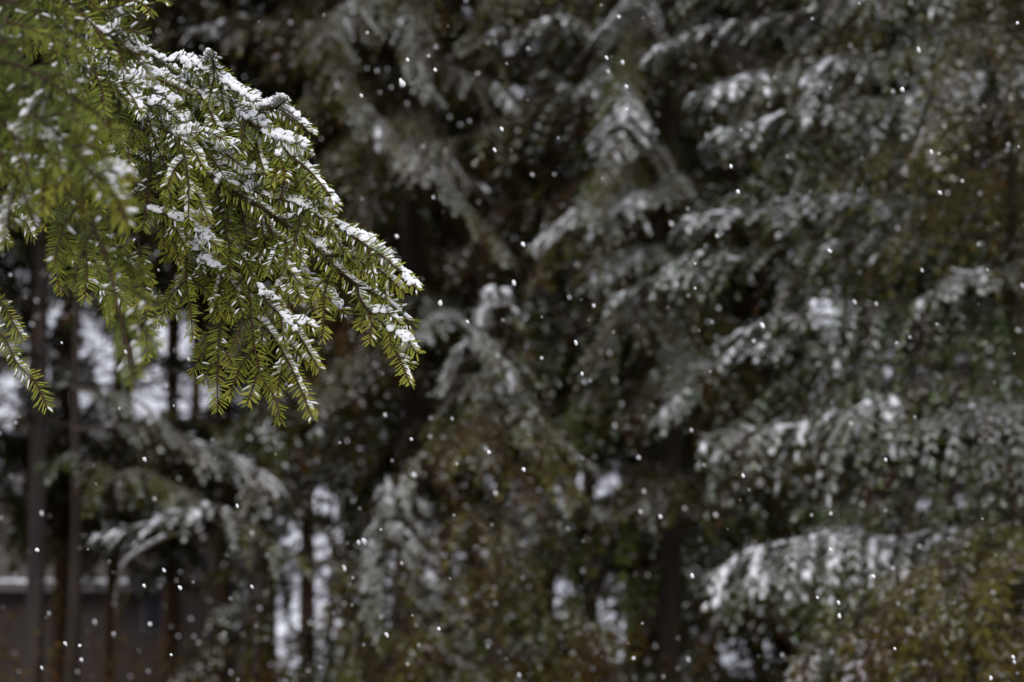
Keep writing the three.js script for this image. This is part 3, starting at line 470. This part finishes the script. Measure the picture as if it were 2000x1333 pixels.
function twig(B, pts3, o, rnd) {
  const { r0 = 0.0016, snow = 0.5, bare = 0, young = 0.5, roll = null, nl = 0.0156 } = o;
  const [pts, L] = spaced(pts3, 0.005), n = pts.length;
  tube(B.w, pts, t => o.rad ? o.rad(t) : lerp(r0, 0.0007, t), r0 > 0.003 ? 8 : 5, t => shade(mixc(DARKTWIG, REDBROWN, o.name ? clamp(t * 3 - 2.4, 0, 0.7) : clamp(t * 0.8 + young * 0.4 - 0.2, 0, 1)), o.name ? rnd.r(0.7, 1.2) : 1), r0 > 0.003 ? 0.6 : 0.3, 190);
  const phi = roll ?? rnd.s(0.75), step = 0.0033;
  const tEnd = L, seedN = rnd() * 50;
  let upSide = 1;
  for (let s = bare * L; s < tEnd; s += step) {
    const t = s / L, fi = t * (n - 1), i0 = Math.min(n - 2, Math.floor(fi)), P = pts[i0].clone().lerp(pts[i0 + 1], fi - i0), T = V().subVectors(pts[i0 + 1], pts[i0]).normalize();
    const toC = EYE.clone().sub(P).normalize(), C0 = V().crossVectors(T, toC).normalize(), N = toC.clone().sub(T.clone().multiplyScalar(toC.dot(T))).normalize().multiplyScalar(Math.cos(phi)).addScaledVector(C0, Math.sin(phi)), R = V().crossVectors(N, T).normalize();
    upSide = R.y >= 0 ? 1 : -1;
    const slope = 1 - Math.abs(T.y), cover = 0.8 * snow * (0.5 + 0.75 * Math.pow(slope, 0.7)) + 0.3 * noise.noise(s * 42, seedN, 1.5);
    const tipF = Math.min(1, 0.5 + (L - s) / 0.02), len0 = nl * tipF * Math.min(1, 0.7 + s / 0.03);
    for (const side of [-1, 1]) {
      if (rnd() < 0.09) continue;
      const a = lerp(0.62, 1.18, Math.min(1, (L - s) / 0.03)) + rnd.s(0.24), d = T.clone().multiplyScalar(Math.cos(a)).addScaledVector(R, side * Math.sin(a)).addScaledVector(N, rnd.s(0.3)).addScaledVector(UP, -0.1).normalize();
      const y = clamp(young * 0.8 + 0.5 * t - 0.18 + rnd.s(0.22), 0, 1), col = shade(y < 0.5 ? mixc(OLD, MIDG, y * 2) : mixc(MIDG, NEW, y * 2 - 1), rnd.r(0.8, 1.2));
      const p0 = P.clone().addScaledVector(d, r0 * 0.5), len = len0 * rnd.r(0.6, 1.1);
      needle(B.f, p0, d, N, len, rnd.r(0.0013, 0.0019), col);
      // a sliver of snow resting on the needle
      if (rnd() < cover * (side === upSide ? 0.48 : 0.34)) { const m = p0.clone().addScaledVector(d, len * rnd.r(0.45, 0.6)).addScaledVector(UP, 0.0012).addScaledVector(toC, -0.0004), Rn = V().crossVectors(d, N).normalize(); lump(B.s, m, d.clone().multiplyScalar(len * rnd.r(0.25, 0.42)), Rn.multiplyScalar(rnd.r(0.0009, 0.0016)), V().crossVectors(d, Rn).normalize().multiplyScalar(0.0011), 0, 0.4, WHITE, rnd() * 9); }
    }
    if (rnd() < 0.42) { const d = T.clone().multiplyScalar(0.75).addScaledVector(N, 0.55).addScaledVector(R, rnd.s(0.6)).normalize(); needle(B.f, P, d, R, len0 * rnd.r(0.45, 0.75), 0.0017, shade(mixc(OLD, MIDG, rnd()), 1.05)); }
    // snow bridging the needles on the upper side
    if (cover > 0.34 && s > 0.004 && s < L - 0.006) {
      const k = clamp((cover - 0.3) * 1.6, 0.2, 1), wide = len0 * lerp(0.3, 0.72, k), h = lerp(0.0018, 0.0038, k);
      if (rnd() < 0.75) lump(B.s, P.clone().addScaledVector(R, upSide * wide * rnd.r(0.3, 0.62)).addScaledVector(UP, h * 0.55).addScaledVector(toC, -0.0036), R.clone().multiplyScalar(wide * rnd.r(0.36, 0.52)).addScaledVector(T, wide * 0.16), T.clone().multiplyScalar(rnd.r(0.0045, 0.0085)), N.clone().multiplyScalar(h * rnd.r(0.5, 0.85)), 1, 0.55, WHITE, rnd() * 20);
      if (cover > 0.62 && rnd() < 0.6) lump(B.s, P.clone().addScaledVector(UP, r0 + h * 0.5).addScaledVector(R, -upSide * 0.001), T.clone().multiplyScalar(0.0048), R.clone().multiplyScalar(rnd.r(0.003, 0.0055)), V().crossVectors(T, R).multiplyScalar(h * 0.7), 1, 0.5, WHITE, rnd() * 20);
    }
  }
}
const nearBase = groundAt(-1250, 2.7), nearTreeObj = thing('hemlock_tree', 'near hemlock at upper left, sharp green needles with snow on its drooping sprays', 'hemlock', nearBase);
trunk(nearTreeObj, 9, 0.2, [0.1, 0]);
const SPINES = [];
function branchlet(pix, o, seed) {
  const rnd = rngOf(seed), pts = pix.map(([x, y, d]) => at(x, y, d)), root = pts[0];
  const B = { w: new SB(root), f: new MB(root), s: new SB(root) };
  const [sp, L] = spaced(pts, 0.005);
  twig(B, pts, o, rnd);
  const { side = 0.06, gapS = 0.027, s0 = 0.06, clip = true } = o;
  let flip = rnd() < 0.5 ? 1 : -1;
  if (side > 0) for (let s = s0 * L + rnd() * gapS; s < L * (o.name ? 0.93 : 0.72) - 0.006; s += gapS * rnd.r(0.6, 1.2)) {
    const t = s / L, i0 = Math.min(sp.length - 2, Math.floor(t * (sp.length - 1))), P = sp[i0], T = V().subVectors(sp[i0 + 1], sp[i0]).normalize(), toC = EYE.clone().sub(P).normalize(), R = V().crossVectors(toC, T).normalize();
    flip = -flip;
    const len = Math.min(side * rnd.r(0.55, 1.2), (L - s) * 0.95 + 0.012);
    const a = rnd.r(0.55, 0.95), d0 = T.clone().multiplyScalar(Math.cos(a)).addScaledVector(R, flip * Math.sin(a)).addScaledVector(toC, rnd.s(0.35)).normalize();
    const mid = P.clone().addScaledVector(d0, len * 0.5), end = P.clone().addScaledVector(d0, len).addScaledVector(UP, -len * rnd.r(0.12, 0.4)).addScaledVector(T, len * 0.1);
    if (clip) { const [ex, ey] = proj(end); if (!inside(ex, ey)) continue; }
    twig(B, [P.clone(), mid, end], { ...o, rad: null, r0: 0.0011, bare: 0.04, roll: null, young: clamp((o.young ?? 0.5) + rnd.s(0.2), 0, 1) }, rnd);
  }
  const b = B.w.build(o.name || 'branchlet', M.wood, nearTreeObj); b.position.copy(root).sub(nearBase);
  stuff(B.f.build('needles', M.needle, b)); stuff(B.s.build('snow', M.snow, b));
  if (o.label) b.userData.label = o.label;
  if (!o.noRoot) SPINES.push({ sp, L, o, pix });
}
const Z = (d, list) => list.map(([x, y], i) => [x, y, typeof d === 'number' ? d : lerp(d[0], d[1], i / (list.length - 1))]);
// limbs
branchlet([[-1250, -560, 2.7], [-500, -190, 2.6], [-60, 10, 2.5], [105, 92, 2.4], [192, 149, 2.42], [245, 215, 2.45], [294, 262, 2.47], [345, 290, 2.49]].concat(Z([2.5, 2.5], [[375, 304], [405, 334], [446, 368], [500, 398], [559, 438], [603, 470], [643, 511], [697, 555], [754, 588], [805, 636]])), { name: 'limb', r0: 0.0105, rad: t => t < 0.68 ? lerp(0.012, 0.0055, t / 0.68) : t < 0.8 ? lerp(0.0055, 0.0019, (t - 0.68) / 0.12) : lerp(0.0019, 0.0007, (t - 0.8) / 0.2), bare: 0.72, side: 0.055, s0: 0.8, snow: 0.75, young: 0.55 }, 1);
branchlet(Z([2.6, 2.52], [[-1250, -760], [-420, -300], [0, -90], [150, 5], [209, 44], [236, 71], [280, 98], [317, 125], [375, 169], [422, 196], [451, 210], [498, 218], [539, 212], [586, 242], [606, 262]]), { name: 'limb', r0: 0.008, bare: 0.8, side: 0.045, s0: 0.86, snow: 0.95, young: 0.35 }, 2);
branchlet(Z([2.2, 1.62], [[-1250, -620], [-500, -260], [-120, -60], [10, 44], [57, 216], [111, 334], [145, 388], [182, 446], [213, 528], [233, 616], [250, 687], [261, 740]]), { name: 'limb', r0: 0.006, bare: 0.66, side: 0.05, s0: 0.68, snow: 0.12, young: 0.25, label: 'blurred bough nearest the camera' }, 3);
const TR = [
  [2.36, [[120, 70], [165, 110], [195, 165], [205, 225]], 0.45, 0.4, 0.035],
  [2.38, [[170, 110], [225, 150], [258, 190], [275, 225]], 0.7, 0.4, 0.03],
  [2.4, [[215, 190], [240, 240], [250, 290], [252, 330]], 0.3, 0.35, 0.035],
  [2.42, [[265, 220], [310, 250], [350, 262], [392, 258]], 0.8, 0.35, 0.025],
  [2.44, [[300, 275], [320, 320], [330, 370], [334, 410]], 0.3, 0.4, 0.03],
  [2.5, [[324, 121], [365, 121], [398, 132], [432, 155], [479, 186], [502, 200]], 0.95, 0.15, 0.03],
  [2.49, [[398, 132], [410, 118], [420, 104]], 0.95, 0.15, 0],
  [2.5, [[539, 212], [550, 202], [562, 194]], 0.95, 0.3, 0],
  [2.5, [[451, 208], [502, 249], [539, 269], [586, 283], [602, 294]], 0.95, 0.3, 0.03],
  [2.48, [[539, 269], [566, 303], [603, 333], [630, 364], [661, 402]], 0.85, 0.5, 0.028],
  [2.52, [[495, 250], [505, 300], [520, 348]], 0.7, 0.6, 0.025],
  [2.49, [[478, 240], [472, 270], [464, 305]], 0.3, 0.6, 0.02],
  [2.5, [[540, 270], [550, 310], [556, 352]], 0.2, 0.65, 0.025],
  [2.5, [[446, 368], [470, 363], [519, 381], [559, 390], [600, 405], [654, 438], [715, 465], [738, 478]], 0.85, 0.5, 0.035],
  [2.46, [[654, 438], [700, 470], [737, 494], [771, 521], [805, 555], [817, 568]], 0.8, 0.65, 0.03],
  [2.48, [[636, 500], [700, 505], [750, 535], [790, 572]], 0.6, 0.7, 0.03],
  [2.5, [[643, 511], [641, 545], [633, 578], [632, 620], [629, 662]], 0.05, 0.75, 0.028],
  [2.49, [[690, 552], [715, 590], [724, 625], [723, 668]], 0.05, 0.75, 0.03],
  [2.48, [[697, 556], [704, 585], [754, 639], [790, 662], [816, 692]], 0.8, 0.65, 0.03],
  [2.48, [[740, 615], [765, 669], [785, 710], [800, 749]], 0.6, 0.8, 0.026],
  [2.5, [[470, 390], [481, 484], [488, 585], [498, 686], [515, 744], [535, 774], [549, 826]], 0.12, 0.55, 0.045],
  [2.47, [[500, 560], [530, 600], [562, 626], [589, 663], [624, 722]], 0.85, 0.55, 0.03],
  [2.49, [[498, 620], [535, 660], [569, 720], [589, 764], [611, 818]], 0.75, 0.75, 0.032],
  [2.51, [[440, 560], [430, 620], [427, 670], [424, 735], [425, 802]], 0.15, 0.7, 0.032],
  [2.5, [[505, 700], [500, 735], [482, 790]], 0.3, 0.8, 0.026],
  [2.52, [[440, 630], [425, 663], [395, 690], [371, 734]], 0.3, 0.8, 0.026],
  [2.5, [[350, 300], [358, 400], [365, 562], [372, 610], [376, 660]], 0.2, 0.5, 0.04],
  [2.47, [[294, 283], [293, 340], [285, 400], [278, 450]], 0.35, 0.3, 0.04],
  [2.54, [[270, 470], [280, 560], [285, 640], [287, 697]], 0.2, 0.7, 0.03],
  [2.5, [[105, 300], [111, 417], [108, 495], [115, 571]], 0.1, 0.6, 0.03],
  [2.5, [[165, 440], [169, 525], [165, 588]], 0.2, 0.6, 0.026],
  [2.45, [[-260, 440], [-60, 540], [0, 589], [44, 664]], 0.6, 0.6, 0.028],
  [2.45, [[-260, 500], [-80, 610], [0, 653], [34, 711], [71, 751], [92, 799]], 0.5, 0.6, 0.032],
  [2.5, [[-80, 390], [24, 420], [50, 436], [65, 466]], 0.8, 0.5, 0.025],
  [2.5, [[-150, 400], [-20, 432], [16, 476]], 0.95, 0.5, 0.02],
  [2.55, [[150, 5], [230, 0], [280, 8], [294, 32]], 0.5, 0.6, 0.025],
  [2.55, [[200, -60], [280, -40], [316, -10], [322, 6]], 0.1, 0.8, 0.0],
  [2.55, [[209, 44], [236, 30], [262, 18]], 0.8, 0.3, 0.02],
  [2.53, [[192, 149], [235, 140], [280, 143], [330, 165], [385, 190]], 0.45, 0.4, 0.035],
  [2.52, [[210, 165], [215, 230], [245, 300], [262, 350]], 0.6, 0.3, 0.04],
  [2.53, [[257, 240], [320, 262], [345, 240], [378, 234]], 0.9, 0.3, 0.02],
  [2.54, [[280, 98], [300, 150], [330, 190], [345, 235]], 0.6, 0.3, 0.04],
  [2.5, [[375, 169], [400, 200], [420, 240], [432, 285]], 0.85, 0.4, 0.03],
  [2.52, [[405, 334], [440, 320], [480, 340], [500, 330]], 0.9, 0.4, 0.02],
  [2.5, [[559, 438], [558, 480], [556, 525]], 0.2, 0.4, 0.0],
  [2.49, [[556, 525], [575, 555], [590, 590]], 0.8, 0.6, 0.02],
  [2.5, [[360, 460], [385, 490], [410, 515], [424, 528]], 0.95, 0.3, 0.025],
  [2.5, [[500, 398], [540, 470], [560, 520], [590, 560]], 0.75, 0.5, 0.035],
  [2.51, [[405, 334], [430, 400], [445, 470], [450, 540]], 0.25, 0.4, 0.04],
  [1.85, [[-300, -80], [-60, 20], [70, 60], [150, 95]], 0.12, 0.15, 0.05],
  [1.72, [[-60, 110], [40, 130], [120, 175], [180, 215], [232, 268]], 0.1, 0.2, 0.05],
  [1.8, [[-200, 150], [-40, 200], [30, 270], [60, 360]], 0.05, 0.12, 0.055],
  [1.85, [[-200, 220], [-30, 290], [30, 350], [60, 420]], 0.05, 0.12, 0.05],
  [1.68, [[57, 216], [100, 250], [150, 300], [205, 390]], 0.12, 0.2, 0.05],
  [1.8, [[-100, 60], [0, 100], [40, 190], [70, 270]], 0.08, 0.12, 0.05],
  [1.95, [[0, -60], [60, 10], [100, 70], [120, 150]], 0.15, 0.3, 0.05],
  [2.1, [[40, -60], [130, 0], [190, 60], [215, 110]], 0.12, 0.5, 0.045],
];
TR.forEach(([d, p, snow, young, side], i) => branchlet(Z([d + 0.02, d - 0.03], p), { snow, young, side, bare: 0.05, r0: 0.0017 }, 10 + i));
{ // further sprays inside the outline, rooted on those above
  const rnd = rngOf(77), roots = SPINES.slice(); let made = 0;
  for (let tries = 0; tries < 1500 && made < 95; tries++) {
    const S = roots[Math.floor(rnd() * roots.length)], t = S.o.name === 'limb' ? rnd.r(0.55, 0.97) : rnd.r(0.1, 0.8), P = S.sp[Math.floor(t * (S.sp.length - 1))], [x, y, d] = proj(P);
    if (x < -60 || y < -60) continue;
    const len = rnd.r(70, 190), a = rnd.r(0.35, 1.75) , ex = x + Math.cos(a) * len, ey = y + Math.sin(a) * len;
    if (ey > 650 || !inside(ex, ey) || !inside((x + ex) / 2, (y + ey) / 2) || !inside(ex + Math.cos(a) * 22, ey + Math.sin(a) * 22)) continue;
    const dd = rnd.s(0.05), left = clamp(1 - x / 500, 0, 1), d1 = d + dd + 0.03;
    branchlet([[x, y, d], [lerp(x, ex, 0.5) + 8, lerp(y, ey, 0.45) - 6, lerp(d, d1, 0.6)], [ex, ey, d1]], { snow: rnd() < 0.45 ? rnd.r(0.4, 0.9) : rnd.r(0.05, 0.35), young: clamp(rnd.r(0.1, 0.55) + (ey - 200) / 900, 0, 0.95), side: rnd.r(0.025, 0.05), bare: 0.06, r0: 0.0014, noRoot: true }, 500 + tries);
    made++;
  }
}

// ------------------------------------------------------------------ falling snow
{
  const rnd = rngOf(2024), b = new SB();
  const flake = (p, r, ratio) => { const ax = V(0.42 + rnd.s(0.25), 1, rnd.s(0.3)).normalize().multiplyScalar(r * ratio); ax.x *= -1; const [R, N] = frame(ax.clone().normalize(), V(0.1, 0, 1)); lump(b, p, R.multiplyScalar(r), ax, N.multiplyScalar(r * 0.8), 1, 0.5, WHITE, rnd() * 50); };
  for (const [x, y, d, s] of [[785, 162, 2.3, 13], [850, 137, 2.4, 8], [706, 187, 2.9, 8], [796, 117, 3.0, 8], [980, 252, 2.9, 8], [966, 293, 3, 7], [1224, 215, 3.2, 9], [1224, 170, 3.2, 9], [1185, 113, 3, 8], [1428, 325, 2.4, 9], [1442, 375, 2.7, 9], [1763, 175, 2.8, 11], [1795, 98, 3.1, 9], [1988, 45, 2.6, 8], [1820, 297, 3, 8], [955, 884, 2.9, 10], [803, 858, 2.7, 8], [282, 898, 2.4, 9], [72, 1075, 2.4, 10], [913, 629, 2.4, 7], [1125, 670, 2.6, 9], [1022, 478, 3, 9], [1004, 553, 3.2, 9], [860, 592, 3.1, 10], [700, 1060, 3, 9], [711, 1058, 3.2, 12], [857, 1229, 2.7, 9], [755, 1241, 2.8, 9], [1352, 1125, 2.6, 9], [1706, 1127, 2.4, 10], [1623, 1075, 2.4, 8], [1597, 1168, 2.8, 7], [1748, 1268, 2.3, 7], [1638, 1178, 2.9, 8], [1640, 1204, 3, 8], [1980, 1285, 2.8, 9], [1936, 1325, 2.8, 9], [1452, 930, 2.9, 8], [1730, 898, 3, 8], [1837, 377, 3, 8], [245, 688, 2.3, 7], [120, 670, 2.5, 5], [281, 1145, 2.6, 8], [351, 1149, 2.6, 9], [320, 1115, 3, 7], [155, 1262, 3, 8], [127, 1258, 3, 8], [334, 1280, 2.6, 7], [463, 989, 2.6, 7], [492, 1147, 2.8, 7], [1160, 598, 3.4, 7], [775, 462, 3.3, 8], [1058, 700, 3.3, 7], [1290, 1010, 3.4, 8]]) flake(at(x, y, d), s * 0.38 * KX * d, rnd.r(1.1, 1.8));
  for (let k = 0; k < 1500; k++) { const d = rnd() < 0.07 ? rnd.r(1.7, 2.2) : 3.0 + 8 * Math.pow(rnd(), 0.9), p = at(rnd.r(-300, 2300), rnd.r(-200, 1500), d); flake(p, (0.0005 + 0.0014 * Math.pow(rnd(), 2)) * (0.5 + d * 0.22), rnd.r(1, 2.1)); }
  const o = b.build('falling_snow', M.flake); tag(o, 'snowflakes falling through the air', 'snowfall', null, 'stuff');
}

let tris = 0, meshes = 0; scene.traverse(o => { if (o.isMesh) { meshes++; tris += (o.geometry.index ? o.geometry.index.count : o.geometry.attributes.position.count) / 3; } });
let uniq = 0; { const seen = new Set(); scene.traverse(o => { if (o.isMesh && !seen.has(o.geometry)) { seen.add(o.geometry); uniq += (o.geometry.index ? o.geometry.index.count : o.geometry.attributes.position.count) / 3; } }); }
console.log("meshes", meshes, "triangles", Math.round(tris), "unique", Math.round(uniq), "proto", PROTO.map(g => g.index.count / 3).join());
renderer.render(scene, camera);
